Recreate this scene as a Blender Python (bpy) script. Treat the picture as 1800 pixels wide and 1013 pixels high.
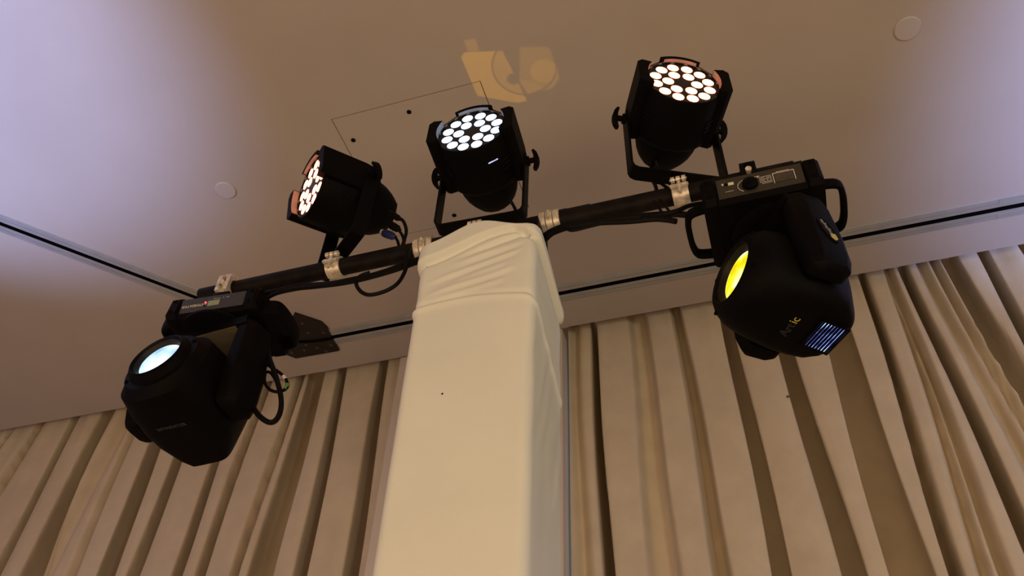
import bpy, bmesh, math, random
from mathutils import Matrix, Vector, noise
random.seed(7)
for o in list(bpy.data.objects): bpy.data.objects.remove(o)
SC = bpy.context.scene
COL = SC.collection
R = math.radians

# ------------------------------------------------------------------ camera
cd = bpy.data.cameras.new('camera'); cam = bpy.data.objects.new('camera', cd); COL.objects.link(cam)
cd.sensor_width = 36.0; cd.lens = 30.0; cd.clip_start = 0.05; cd.clip_end = 100
_r = ((0.95324659, 0.29998286, 0.03648602), (-0.18718813, 0.68093601, -0.70801607), (-0.23723733, 0.66808415, 0.70525316))
m = Matrix.Identity(4)
for i in range(3):
    m[i][0] = _r[0][i]; m[i][1] = -_r[1][i]; m[i][2] = -_r[2][i]
m[2][3] = 1.6
cam.matrix_world = m
SC.camera = cam

# ------------------------------------------------------------------ world, lights, exposure
SC.view_settings.view_transform = 'Standard'; SC.view_settings.look = 'None'
SC.view_settings.gamma = 1.0; SC.view_settings.use_curve_mapping = False
SC.view_settings.exposure = 0.0
W = bpy.data.worlds.new('hall_ambience'); SC.world = W; W.use_nodes = True
W.node_tree.nodes['Background'].inputs[0].default_value = (1.0, 0.60, 0.36, 1)
W.node_tree.nodes['Background'].inputs[1].default_value = 0.12

def lamp(kind, name, loc, target, energy, color, **kw):
    l = bpy.data.lights.new(name, kind); l.energy = energy; l.color = color
    for k, v in kw.items(): setattr(l, k, v)
    o = bpy.data.objects.new(name, l); COL.objects.link(o); o.location = loc
    d = Vector(target) - Vector(loc)
    o.rotation_euler = d.to_track_quat('-Z', 'Y').to_euler()
    return o
# warm hall lighting: a wide soft source low in the hall behind the viewer
lamp('AREA', 'hall_light', (-0.9, -1.5, 0.3), (-0.9, 2.4, 2.7), 158, (1.0, 0.66, 0.39), shape='RECTANGLE', size=6.0, size_y=1.8)
lamp('AREA', 'tower_fill', (3.0, -1.6, 1.9), (-0.5, 1.35, 2.7), 46, (1.0, 0.86, 0.66), shape='DISK', size=0.9)  # unseen fill lamp added beside the viewer to brighten the tower
# two lavender stage beams washing the ceiling, from fixtures out at the sides
lamp('SPOT', 'stage_beam_west', (-4.0, -1.0, 1.6), (-3.05, 0.5, 4.4), 1150, (0.38, 0.48, 1.0), spot_size=R(42), spot_blend=0.6, shadow_soft_size=0.05)
lamp('SPOT', 'stage_beam_east', (3.8, 0.2, 1.6), (2.75, 1.7, 4.4), 1900, (0.36, 0.46, 1.0), spot_size=R(52), spot_blend=0.7, shadow_soft_size=0.05)

# unseen point lamps added for a faint lavender tint at both sides
lamp('POINT', 'lavender_fill_west', (-4.6, 0.6, 1.4), (-3, 1, 4.4), 34, (0.62, 0.55, 1.0), shadow_soft_size=0.15)
lamp('POINT', 'lavender_fill_east', (3.6, 1.5, 1.6), (2, 2, 4.4), 8, (0.55, 0.58, 1.0), shadow_soft_size=0.15)

# yellow gobo splash on the ceiling: a projector far below it, straight up, with a cut pattern in its beam
def gobo(loc, energy, color, up):
    l = bpy.data.lights.new('gobo_projector', 'SPOT'); o = bpy.data.objects.new('gobo_projector', l); COL.objects.link(o)
    o.location = loc; o.rotation_euler = (math.pi, 0, 0); l.energy = energy; l.color = color; l.spot_size = R(105); l.spot_blend = .1; l.shadow_soft_size = .0005
    l.use_nodes = True; nt = l.node_tree; em = nt.nodes['Emission']
    tc = nt.nodes.new('ShaderNodeTexCoord'); sp = nt.nodes.new('ShaderNodeSeparateXYZ'); nt.links.new(tc.outputs['Normal'], sp.inputs[0])
    def op(k, a, b=None, c=None):
        n = nt.nodes.new('ShaderNodeMath'); n.operation = k
        for i, v in enumerate((a, b, c)):
            if v is None: continue
            if isinstance(v, (int, float)): n.inputs[i].default_value = v
            else: nt.links.new(v, n.inputs[i])
        return n.outputs[0]
    az = op('ABSOLUTE', sp.outputs[2]); sgn = 1
    X = op('ADD', op('MULTIPLY', op('DIVIDE', sp.outputs[0], az), up*sgn), loc[0])       # where the ray meets the ceiling
    Y = op('ADD', op('MULTIPLY', op('DIVIDE', sp.outputs[1], az), -up*sgn), loc[1])
    def step(v, w): 
        n = nt.nodes.new('ShaderNodeMapRange'); n.interpolation_type = 'SMOOTHSTEP'; n.inputs['From Min'].default_value = -w; n.inputs['From Max'].default_value = w
        nt.links.new(v, n.inputs['Value']); return n.outputs[0]
    def poly(P, w=.0035):
        cx = sum(p[0] for p in P)/len(P); cy = sum(p[1] for p in P)/len(P); mk = None
        for (x0, y0), (x1, y1) in zip(P, P[1:]+P[:1]):
            nx, ny = y1-y0, x0-x1; q = math.hypot(nx, ny); nx, ny = nx/q, ny/q
            if (cx-x0)*nx+(cy-y0)*ny < 0: nx, ny = -nx, -ny
            d = op('SUBTRACT', op('ADD', op('MULTIPLY', X, nx), op('MULTIPLY', Y, ny)), x0*nx+y0*ny)
            k = step(d, w); mk = k if mk is None else op('MINIMUM', mk, k)
        return mk
    def disc(c, r, w=.006):
        dx = op('SUBTRACT', X, c[0]); dy = op('SUBTRACT', Y, c[1])
        return step(op('SUBTRACT', r, op('SQRT', op('ADD', op('MULTIPLY', dx, dx), op('MULTIPLY', dy, dy)))), w)
    a = poly(GA); s_ = op('MULTIPLY', poly(GS, .005), .45); bq = op('MULTIPLY', poly(GB, .006), .55); c_ = disc(GC, .052)
    lo = op('MULTIPLY', poly(GL, .005), .9)
    m_ = op('MAXIMUM', op('MAXIMUM', a, s_), op('MAXIMUM', op('MAXIMUM', bq, lo), c_))
    m_ = op('MULTIPLY', m_, op('SUBTRACT', 1.0, disc(GD, .024)))
    # thin dark arc and a paler half inside the first shape
    ring = op('MULTIPLY', disc(GR, .123, .002), op('SUBTRACT', 1.0, disc(GR, .115, .002)))
    m_ = op('MULTIPLY', m_, op('SUBTRACT', 1.0, op('MULTIPLY', ring, .75)))
    m_ = op('MULTIPLY', m_, op('SUBTRACT', 1.0, op('MULTIPLY', disc(GR, .118, .004), .30)))
    nt.links.new(m_, em.inputs['Strength'])
    return o
GA = [(-.762, 1.458), (-.744, 1.443), (-.609, 1.476), (-.598, 1.563), (-.584, 1.703), (-.619, 1.703), (-.758, 1.63)]
GS = [(-.729, 1.397), (-.688, 1.402), (-.688, 1.46), (-.731, 1.45)]
GB = [(-.543, 1.481), (-.44, 1.507), (-.440, 1.644), (-.476, 1.677), (-.571, 1.676), (-.588, 1.622)]
GL = [(-.588, 1.60), (-.52, 1.64), (-.50, 1.665), (-.571, 1.678)]
GC = (-.488, 1.599); GD = (-.605, 1.598); GR = (-.55, 1.56)
gobo((-.30, .0, 2.4), 115, (1.0, .50, .0), 2.0)

# ------------------------------------------------------------------ helpers
class MB:
    def __init__(self): self.bm = bmesh.new()
    def _x(self, vs, M):
        if M is not None:
            for v in vs: v.co = M @ v.co
    def box(self, c, s, M=None, bevel=0.0, seg=2):
        b = bmesh.new(); bmesh.ops.create_cube(b, size=1)
        for v in b.verts: v.co = Vector((v.co.x*s[0], v.co.y*s[1], v.co.z*s[2]))
        if bevel: bmesh.ops.bevel(b, geom=list(b.edges), offset=bevel, segments=seg, affect='EDGES', profile=0.5)
        for v in b.verts: v.co += Vector(c)
        self.merge(b, M); return self
    def merge(self, b, M=None):
        mp = {}
        for v in b.verts: mp[v] = self.bm.verts.new((M @ v.co) if M is not None else v.co)
        for f in b.faces:
            try: self.bm.faces.new([mp[v] for v in f.verts])
            except ValueError: pass
        b.free()
    def rings(self, rings, cap0=True, cap1=True, close=True, M=None):
        vs = [[self.bm.verts.new((M @ Vector(p)) if M is not None else p) for p in r] for r in rings]
        n = len(vs[0])
        for a, b in zip(vs, vs[1:]):
            for i in range(n if close else n-1):
                j = (i+1) % n
                self.bm.faces.new((a[i], a[j], b[j], b[i]))
        if cap0: self.bm.faces.new(list(reversed(vs[0])))
        if cap1: self.bm.faces.new(vs[-1])
        return self
    def lathe(self, prof, n=24, M=None, axis='Y', phase=0.0, cap0=True, cap1=True):      # prof: (radius, position along axis)
        rs = []
        for r, y in prof:
            rr = max(r, 1e-5); ring = []
            for i in range(n):
                a = 2*math.pi*(i+phase)/n
                c, s = rr*math.cos(a), rr*math.sin(a)
                ring.append((c, y, s) if axis == 'Y' else ((y, c, s) if axis == 'X' else (c, s, y)))
            rs.append(ring)
        return self.rings(rs, M=M, cap0=cap0, cap1=cap1)
    def cyl(self, p0, p1, r0, r1=None, n=16, M=None):
        p0, p1 = Vector(p0), Vector(p1); r1 = r0 if r1 is None else r1
        d = (p1-p0).normalized(); q = d.to_track_quat('Z', 'Y').to_matrix()
        rs = []
        for p, r in ((p0, r0), (p1, r1)):
            rs.append([p + q @ Vector((r*math.cos(2*math.pi*i/n), r*math.sin(2*math.pi*i/n), 0)) for i in range(n)])
        return self.rings(rs, M=M)
    def tube(self, pts, r, n=8, sub=6, M=None):
        P = [Vector(p) for p in pts]
        if sub > 1:
            out = []
            for i in range(len(P)-1):
                a, b, c, d = P[max(i-1, 0)], P[i], P[i+1], P[min(i+2, len(P)-1)]
                for k in range(sub):
                    t = k/sub
                    out.append(0.5*((2*b)+(c-a)*t+(2*a-5*b+4*c-d)*t*t+(3*b-a-3*c+d)*t**3))
            out.append(P[-1]); P = out
        rs = []; up = Vector((0.13, 0.2, 1)).normalized()
        for i, p in enumerate(P):
            d = (P[min(i+1, len(P)-1)]-P[max(i-1, 0)]).normalized()
            s = d.cross(up)
            if s.length < 1e-3: s = d.cross(Vector((1, 0, 0)))
            s.normalize(); u = s.cross(d).normalized(); up = u
            rs.append([p + s*(r*math.cos(2*math.pi*k/n)) + u*(r*math.sin(2*math.pi*k/n)) for k in range(n)])
        return self.rings(rs, M=M)
    def prism(self, poly, a0, a1, axis='Y', M=None):               # polygon extruded along an axis
        def P(u, v, a): return (u, a, v) if axis == 'Y' else ((a, u, v) if axis == 'X' else (u, v, a))
        return self.rings([[P(u, v, a0) for u, v in poly], [P(u, v, a1) for u, v in poly]], M=M)
    def bevel(self, off, seg=2, ang=30):
        bm = self.bm; bm.normal_update()
        es = [e for e in bm.edges if len(e.link_faces) == 2 and e.calc_face_angle(0) > R(ang)]
        bmesh.ops.bevel(bm, geom=es, offset=off, segments=seg, affect='EDGES', profile=0.5, clamp_overlap=True)
        return self
    def build(self, name, mat, parent=None, smooth=35, M=None):
        bm = self.bm
        bmesh.ops.recalc_face_normals(bm, faces=list(bm.faces))
        me = bpy.data.meshes.new(name); bm.to_mesh(me); bm.free()
        if mat: me.materials.append(mat)
        if smooth:
            me.polygons.foreach_set('use_smooth', [True]*len(me.polygons))
            me.set_sharp_from_angle(angle=R(smooth))
        o = bpy.data.objects.new(name, me); COL.objects.link(o)
        if parent: o.parent = parent
        if M is not None: o.matrix_local = M
        return o

def tag(o, label=None, cat=None, group=None, kind=None):
    if label: o['label'] = label
    if cat: o['category'] = cat
    if group: o['group'] = group
    if kind: o['kind'] = kind
    return o
def thing(name, label, cat, loc, rz=0.0, group=None):
    o = bpy.data.objects.new(name, None); COL.objects.link(o); o.empty_display_size = 0.05
    o.location = loc; o.rotation_euler = (0, 0, rz)
    return tag(o, label, cat, group)
def text(name, s, size, mat, parent, M, outline=0.0, extrude=0.0006, align='CENTER'):
    cu = bpy.data.curves.new(name, 'FONT'); cu.body = s; cu.size = size; cu.align_x = align; cu.align_y = 'CENTER'
    cu.resolution_u = 3
    if outline: cu.fill_mode = 'NONE'; cu.bevel_depth = outline; cu.bevel_resolution = 0
    else: cu.extrude = extrude
    tmp = bpy.data.objects.new(name, cu); COL.objects.link(tmp)
    dg = bpy.context.evaluated_depsgraph_get(); dg.update()
    me = bpy.data.meshes.new_from_object(tmp.evaluated_get(dg)); me.name = name
    bpy.data.objects.remove(tmp); bpy.data.curves.remove(cu)
    me.materials.clear(); me.materials.append(mat)
    o = bpy.data.objects.new(name, me); COL.objects.link(o); o.parent = parent; o.matrix_local = M
    return o
def basis(o, x, y, z): 
    x, y, z = Vector(x), Vector(y), Vector(z)
    return Matrix(((x.x, y.x, z.x, o[0]), (x.y, y.y, z.y, o[1]), (x.z, y.z, z.z, o[2]), (0, 0, 0, 1)))

# ------------------------------------------------------------------ materials
def mat(name, col, rough=0.6, metal=0.0, spec=0.5, vary=0.0, vscale=40.0, bump=0.0, bscale=200.0, emit=None, estr=0.0, sheen=0.0):
    M = bpy.data.materials.new(name); M.use_nodes = True; nt = M.node_tree; b = nt.nodes['Principled BSDF']
    b.inputs['Base Color'].default_value = (*col, 1); b.inputs['Roughness'].default_value = rough
    b.inputs['Metallic'].default_value = metal; b.inputs['Specular IOR Level'].default_value = spec
    if sheen: b.inputs['Sheen Weight'].default_value = sheen
    tc = nt.nodes.new('ShaderNodeTexCoord')
    if vary:
        n = nt.nodes.new('ShaderNodeTexNoise'); n.inputs['Scale'].default_value = vscale; n.inputs['Detail'].default_value = 4
        nt.links.new(tc.outputs['Object'], n.inputs['Vector'])
        r = nt.nodes.new('ShaderNodeValToRGB')
        r.color_ramp.elements[0].color = (*[c*(1-vary) for c in col], 1); r.color_ramp.elements[1].color = (*[min(1, c*(1+vary)) for c in col], 1)
        r.color_ramp.elements[0].position = .3; r.color_ramp.elements[1].position = .7
        nt.links.new(n.outputs['Fac'], r.inputs['Fac']); nt.links.new(r.outputs['Color'], b.inputs['Base Color'])
    if bump:
        n = nt.nodes.new('ShaderNodeTexNoise'); n.inputs['Scale'].default_value = bscale; n.inputs['Detail'].default_value = 3
        nt.links.new(tc.outputs['Object'], n.inputs['Vector'])
        k = nt.nodes.new('ShaderNodeBump'); k.inputs['Strength'].default_value = bump; k.inputs['Distance'].default_value = 0.002
        nt.links.new(n.outputs['Fac'], k.inputs['Height']); nt.links.new(k.outputs['Normal'], b.inputs['Normal'])
    if emit:
        b.inputs['Emission Color'].default_value = (*emit, 1); b.inputs['Emission Strength'].default_value = estr
    return M
CEIL = mat('ceiling_paint', (.455, .405, .345), .85, vary=.03, vscale=3, bump=.08, bscale=60)
WALL = mat('wall_paint', (.62, .56, .48), .8, vary=.03, vscale=5)
CLOTH = mat('cream_stretch_fabric', (.70, .72, .63), .85, vary=.03, vscale=6, bump=.25, bscale=900)
CURT = mat('beige_curtain_fabric', (.61, .53, .385), .9, vary=.06, vscale=9, bump=.3, bscale=700)
BLACK = mat('black_plastic', (.0026, .0021, .0020), .6, spec=.06, vary=.2, vscale=30, bump=.12, bscale=500)
BLACK2 = mat('satin_black_metal', (.0026, .0022, .0022), .5, spec=.08, vary=.2, vscale=40)
PIPE = mat('black_painted_steel', (.0085, .0065, .0058), .55, spec=.08, vary=.35, vscale=25)
RUBBER = mat('black_rubber', (.005, .0042, .004), .5, spec=.08)
SILVER = mat('worn_aluminium', (.66, .60, .49), .42, metal=.45, vary=.35, vscale=60)
TRACK = mat('aluminium_track', (.44, .46, .45), .4, metal=.45, vary=.06, vscale=15)
SLOT = mat('dark_slot', (.005, .0045, .004), .9, spec=0.0)
BROWN = mat('dark_brown_plate', (.016, .011, .009), .55, metal=.2, vary=.3, vscale=20)
SCREW = mat('dull_screw_steel', (.10, .085, .07), .45, metal=.7)
BLUE = mat('blue_connector_plastic', (.012, .016, .09), .45)
PANEL = mat('control_panel_foil', (.030, .026, .018), .45, vary=.15, vscale=60)
PRINT = mat('pale_print', (.62, .58, .50), .6)
EMB = mat('emblem_silver', (.16, .14, .11), .5)
GREYPRINT = mat('grey_print', (.032, .028, .026), .6)
YELLOW = mat('yellow_print', (.42, .36, .04), .5)
LABELW = mat('pale_label', (.66, .62, .42), .6)
GREEN = mat('green_tape', (.06, .22, .04), .5)
WHITE = mat('white_tape', (.62, .58, .52), .6)
FLOOR = mat('hall_carpet', (.22, .15, .10), .95, vary=.3, vscale=12)
TUBE = mat('dark_lens_tube', (.010, .006, .005), .5, spec=.2)
RIM_GLOW = mat('rim_glow_grey', (.17, .17, .17), .8, spec=.0)  # paler than the black rim it covers, standing in for reflected LED glow
FACE = mat('black_lens_plate', (.006, .006, .007), .5)
SCREEN_A = mat('dark_display_glass', (.05, .042, .034), .25, vary=.3, vscale=30)
SCREEN_B = mat('backlit_display', (.10, .10, .06), .3, emit=(.42, .36, .16), estr=.22)
REDLED = mat('red_indicator', (.3, .02, .02), .3, emit=(1, .10, .08), estr=1.6)
LED_WARM = mat('lit_led_warm', (.8, .7, .6), .3, emit=(1.0, .25, .115), estr=10.0)
LED_COOL = mat('lit_led_cool', (.7, .8, .9), .3, emit=(.50, .68, 1.0), estr=5.0)
LEAK = mat('light_leak', (.3, .3, .4), .4, emit=(.55, .6, 1.0), estr=.9)
LIT_OLIVE = mat('warm_lit_olive', (.085, .07, .035), .6, vary=.2, vscale=25)  # warm light on the yoke underside, put into the colour
def lens_mat(name, ramp, strength, scale):
    M = bpy.data.materials.new(name); M.use_nodes = True; nt = M.node_tree; b = nt.nodes['Principled BSDF']
    tc = nt.nodes.new('ShaderNodeTexCoord'); n = nt.nodes.new('ShaderNodeTexNoise'); n.inputs['Scale'].default_value = scale; n.inputs['Detail'].default_value = 2
    r = nt.nodes.new('ShaderNodeValToRGB'); nt.links.new(tc.outputs['Object'], n.inputs['Vector']); nt.links.new(n.outputs['Fac'], r.inputs['Fac'])
    r.color_ramp.elements[0].position = ramp[0][0]; r.color_ramp.elements[0].color = (*ramp[0][1], 1)
    r.color_ramp.elements[1].position = ramp[-1][0]; r.color_ramp.elements[1].color = (*ramp[-1][1], 1)
    for p, c in ramp[1:-1]: r.color_ramp.elements.new(p).color = (*c, 1)
    nt.links.new(r.outputs['Color'], b.inputs['Emission Color']); b.inputs['Emission Strength'].default_value = strength
    b.inputs['Base Color'].default_value = (.05, .05, .05, 1); b.inputs['Roughness'].default_value = .12
    return M
LENS_Y = lens_mat('yellow_projector_lens', [(.30, (.80, .42, .0)), (.48, (.95, .85, .0)), (.62, (1.0, 1.0, .75))], 1.25, 16)
LENS_W = lens_mat('white_projector_lens', [(.30, (.20, .40, .75)), (.48, (.62, .85, 1.0)), (.60, (1.0, 1.0, 1.0))], 1.3, 14)
LAMPHOUSE = lens_mat('blue_lamp_house', [(.36, (.03, .04, .16)), (.50, (.22, .32, .85)), (.66, (.50, .80, 1.0))], 3.0, 26)

# ------------------------------------------------------------------ setting
H = 4.4
TRK_Y0, TRK_Y1 = 2.685, 2.795           # wall-side track
DA = Vector((-3.016, 1.653, 0)); DB = Vector((-2.43, 2.296, 0))   # diagonal track, centre line
dd = (DB-DA).normalized(); dn = Vector((-dd.y, dd.x, 0))
if dn.y < 0: dn = -dn
JX = -2.04                               # where both slots meet
PX0, PX1, PY0, PY1 = -1.345, -0.726, 1.571, 2.21
bm = bmesh.new()
vs = [bm.verts.new(p) for p in ((-9, -5, H), (6, -5, H), (6, 2.98, H), (-9, 2.98, H))]
bm.faces.new(vs)
def cut(co, no): bmesh.ops.bisect_plane(bm, geom=list(bm.verts)+list(bm.edges)+list(bm.faces), plane_co=co, plane_no=no, dist=1e-6)
for y in (2.7275, 2.7525): cut((0, y, H), (0, 1, 0))
cut((JX, 0, H), (1, 0, 0))
for s in (-.0125, .0125): cut(DA+dn*s+Vector((0, 0, H)), dn)
g = .0055
for x in (PX0, PX0+g, PX1-g, PX1): cut((x, 0, H), (1, 0, 0))
for y in (PY0, PY0+g, PY1-g, PY1): cut((0, y, H), (0, 1, 0))
dele = []
for f in bm.faces:
    c = f.calc_center_median()
    inw = 2.7275 < c.y < 2.7525 and c.x > JX
    cc = Vector((c.x, c.y, 0)); ind = abs((cc-DA).dot(dn)) < .0125 and c.y < 2.74
    inp = PX0 < c.x < PX1 and PY0 < c.y < PY1
    if inw or ind or inp: dele.append(f)
bmesh.ops.delete(bm, geom=dele, context='FACES')
# give the board a thickness
r = bmesh.ops.extrude_face_region(bm, geom=list(bm.faces))
for v in [e for e in r['geom'] if isinstance(e, bmesh.types.BMVert)]: v.co.z += .03
mb = MB(); mb.bm.free(); mb.bm = bm
ceil = mb.build('ceiling', CEIL, smooth=0); tag(ceil, kind='structure', label='plain painted ceiling above the light stand')
void = MB().box((-1.5, -1.0, H+.32), (15, 8, .02)).build('ceiling_void', SLOT, ceil, smooth=0)

def track(name, label, P0, P1, ends=True):
    t = thing(name, label, 'track', (0, 0, 0), group='partition tracks')
    d = (P1-P0).normalized(); n = Vector((-d.y, d.x, 0)); L = (P1-P0).length
    M = basis(P0+Vector((0, 0, H)), d, n, (0, 0, 1))
    for s in (-1, 1):
        f = MB()
        # flange with a fine groove, standing a little proud of the ceiling
        prof = [(.0121, 0), (.0121, -.007), (.0312, -.007), (.0312, -.0015), (.0332, -.0015), (.0332, -.007), (.053, -.006), (.055, 0)]
        f.rings([[(0, s*u, v) for u, v in prof], [(L, s*u, v) for u, v in prof]], M=M)
        f.build('flange', TRACK, t, smooth=20)
    for s in (-1, 1): MB().box((L/2, s*.0322, -.0022), (L, .0018, .001), M=M).build('groove', SLOT, t, smooth=0)
    c = MB()
    for s in (-1, 1): c.box((L/2, s*.0114, .038), (L, .0016, .088), M=M)
    c.box((L/2, 0, .08), (L, .036, .004), M=M)
    c.build('channel', SLOT, t, smooth=0)
    return t
track('ceiling_track', 'aluminium partition track with black slot running along the curtain wall', Vector((-1.99, 2.74, 0)), Vector((6, 2.74, 0)))
track('ceiling_track', 'aluminium partition track with black slot running diagonally at the left edge', DA-dd*6, DB+dd*.50)
# a joint across the track's flanges
jp = thing('track_joint', 'short aluminium joint across the wall track at the right edge', 'plate', (1.19, 2.74, H))
for dy, w_ in ((-.04, .03), (.04, .026)): MB().box((0, dy, -.0065), (.10, w_, .002)).build('joint_plate', TRACK, jp, smooth=0)
# junction plate
poly = [(-2.008, 2.53), (-1.911, 2.621), (-1.9, 2.665), (-1.918, 2.839), (-2.161, 2.836), (-2.208, 2.783), (-2.24, 2.70), (-2.09, 2.607)]
jt = thing('junction_plate', 'dark brown screwed plate where the two ceiling tracks meet', 'plate', (-2.05, 2.70, H))
b = MB(); b.prism([(x+2.05, y-2.70) for x, y in poly], -.012, -.0005, 'Z'); b.build('plate', BROWN, jt, smooth=0)
for x, y in [(-2.004, 2.604), (-2.068, 2.637), (-2.006, 2.675), (-1.933, 2.693), (-2.115, 2.722), (-2.061, 2.754), (-2.014, 2.788), (-2.086, 2.788), (-2.159, 2.787), (-1.938, 2.787), (-1.982, 2.822)]:
    MB().lathe([(.009, -.012), (.009, -.0135), (.006, -.0155), (.0, -.0155)], 10, axis='Z', M=Matrix.Translation((x+2.05, y-2.70, 0))).build('screw', SCREW, jt)
b = MB()
path = [(-2.20, 2.685), (-2.15, 2.70), (-2.05, 2.728), (-1.98, 2.738), (-1.905, 2.74)]
b.tube([(x+2.05, y-2.70, -.0125) for x, y in path], .009, 6); b.build('slot', SLOT, jt)
# access panel
ap = thing('access_panel', 'flush square access panel with screw holes in the ceiling above the stand', 'panel', ((PX0+PX1)/2, (PY0+PY1)/2, H))
hw, hh = (PX1-PX0)/2-g*.55, (PY1-PY0)/2-g*.55
b = MB(); b.rings([[(-hw, -hh, .0), (hw, -hh, -.003), (hw, hh, .0005), (-hw, hh, .0005)], [(-hw, -hh, .02), (hw, -hh, .02), (hw, hh, .02), (-hw, hh, .02)]])
b.build('panel_board', CEIL, ap, smooth=0)
for x, y in ((-1.036, 1.593+.03), (-1.322+.02, 1.684), (-1.048, 2.172-.01), (-.755, 1.86)):
    MB().lathe([(.009, -.0025), (.0095, -.001), (.0, .001)], 12, axis='Z', M=Matrix.Translation((x-(PX0+PX1)/2, y-(PY0+PY1)/2, -.0015))).build('screw_hole', SLOT, ap)
COVER = mat('cover_plastic', (.50, .465, .425), .6)
for x, y, rr, lab in ((-1.936, 1.769, .044, 'flush round pale ceiling cover beside the left fixtures'), (.781, 1.791, .046, 'flush round pale ceiling cover at the top right corner')):
    c = MB().lathe([(rr, H+.002), (rr, H-.003), (rr-.003, H-.006), (0, H-.007)], 40, axis='Z', M=Matrix.Translation((x, y, 0))).build('ceiling_cover', COVER)
    tag(c, lab, 'cover', 'round ceiling covers')

fl = MB().box((-1.5, -1.0, -.05), (15, 9, .1)).build('floor', FLOOR, smooth=0); tag(fl, kind='structure')
wb = MB().box((-1.5, 3.46, 2.4), (15, .1, 4.8)).build('wall_back', WALL, smooth=0); tag(wb, kind='structure')
pier = MB().box((-1.2165, 3.18, 2.199), (.853, .40, 4.398), bevel=.003, seg=1).build('wall_pier', WALL, smooth=0); tag(pier, kind='structure', label='plain wall pier between the two curtains behind the tower')
for s, x0, x1 in ((0, -9, -1.643), (1, -.79, 6)):
    t = MB().box(((x0+x1)/2, 2.97, H+.16), (x1-x0, .02, .26)).build('trim_%d' % (s+1), CEIL, smooth=0); tag(t, kind='structure')

# unseen glowing pane added behind the east curtain for the blue edge on the pier
wd = MB().box((-.28, 3.395, 2.5), (.98, .02, 3.6)).build('added_glow_pane', mat('blue_glow_pane', (.3, .35, .4), .3, emit=(.45, .68, 1.0), estr=1.1), smooth=0); tag(wd, kind='structure', label='unseen blue glowing pane added behind the right curtain')
for x in (-.76, .20): MB().box((x, 3.38, 2.5), (.05, .03, 3.7)).build('pane_frame', WALL, wd, smooth=0)
for z in (.68, 2.4, 4.32): MB().box((-.28, 3.38, z), (.96, .03, .05)).build('pane_frame', WALL, wd, smooth=0)

# curtains
GRV = [  # x at 4.4 m, x at 3.2 m, half width, depth, exponent
 (-5.9, -6.0, .05, .09, 4), (-5.45, -5.6, .04, .09, 4), (-5.05, -5.2, .05, .1, 4), (-4.72, -4.9, .04, .08, 3), (-4.45, -4.66, .05, .09, 4), (-4.20, -4.40, .03, .09, 3),
 (-3.988, -4.186, .04, .09, 3), (-3.726, -3.771, .035, .10, 3), (-3.512, -3.555, .055, .085, 3), (-3.372, -3.48, .05, .05, 2), (-3.272, -3.262, .02, .045, 2),
 (-3.087, -3.046, .055, .085, 4), (-2.888, -2.904, .042, .08, 4), (-2.63, -2.661, .032, .09, 4), (-2.478, -2.53, .024, .10, 3), (-2.276, -2.337, .016, .08, 2),
 (-2.177, -2.20, .07, .07, 4), (-2.013, -1.995, .034, .09, 4), (-1.773, -1.754, .035, .10, 3),
 (-.749, -.736, .025, .03, 2), (-.654, -.635, .022, .12, 4), (-.433, -.415, .050, .045, 6), (-.239, -.205, .026, .06, 5), (-.017, .002, .034, .07, 5),
 (.199, .238, .042, .085, 5), (.432, .432, .075, .085, 5), (.615, .581, .016, .08, 2), (.725, .671, .012, .05, 2), (.735, .723, .014, .05, 2), (.795, .827, .024, .10, 3),
 (.876, .937, .02, .04, 2), (.93, 1.001, .016, .05, 2), (.99, 1.085, .045, .08, 4), (1.125, 1.155, .028, .10, 3), (1.30, 1.36, .04, .08, 3), (1.5, 1.58, .03, .09, 3), (1.72, 1.8, .05, .09, 4), (2.0, 2.1, .04, .09, 3), (2.3, 2.4, .05, .09, 4), (2.7, 2.8, .05, .09, 4), (3.1, 3.2, .05, .09, 4)]
def curtain(name, x0, x1, label):
    zs = [4.62, 4.5, 4.42, 4.36, 4.28, 4.2, 4.1, 4.0, 3.85, 3.7, 3.55, 3.4, 3.25, 3.1, 2.9, 2.6, 2.2, 1.6, .8, .02]
    nx = int((x1-x0)/.004)
    b = bmesh.new(); rows = []
    for z in zs:
        k = (4.4-z)/1.2; k = max(-.1, min(k, 1.35)); row = []
        for i in range(nx+1):
            x = x0+(x1-x0)*i/nx; y = 3.052
            xs = x
            for xt, xb, w, d, e in GRV:
                xg = xt+(xb-xt)*k + .006*math.sin(z*4.1+xt*7)
                deep = d >= .065
                ww = w*(.8+.28*max(k, 0))*(.64 if deep else 1.0)
                u = abs(x-xg)/ww
                if u < 4:
                    f = math.exp(-u**e)
                    if deep:
                        y = max(y, 3.052 + min(.27, d*3.0)*f + .014*math.exp(-(u/2.1)**2))
                        xs += (x-xg)*3.0*f*min(1, .035/ww)        # the fold opens out behind its narrow mouth
                    else: y = max(y, 3.052 + d*1.6*f)
            y += .004*math.sin(x*23+1.1*math.sin(x*5)+z*.25)+.004*noise.noise(Vector((x*9, z*2.2, 1)))
            y += .012*max(0, (z-4.15)/.25)*noise.noise(Vector((x*14, 0, 3)))
            row.append(b.verts.new((min(max(xs, x0), x1), y, z)))
        rows.append(row)
    for a, c in zip(rows, rows[1:]):
        for i in range(nx): b.faces.new((a[i], a[i+1], c[i+1], c[i]))
    mm = MB(); mm.bm.free(); mm.bm = b
    o = mm.build(name, CURT, smooth=0)
    o.data.polygons.foreach_set('use_smooth', [True]*len(o.data.polygons))
    return tag(o, label, 'curtain', 'pleated beige curtains')
curtain('curtain', -6.4, -1.645, 'pleated beige curtain to the left of the cloth-covered tower')
curtain('curtain', -.779, 3.4, 'pleated beige curtain to the right of the cloth-covered tower, behind the yellow-lit fixture')

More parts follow.
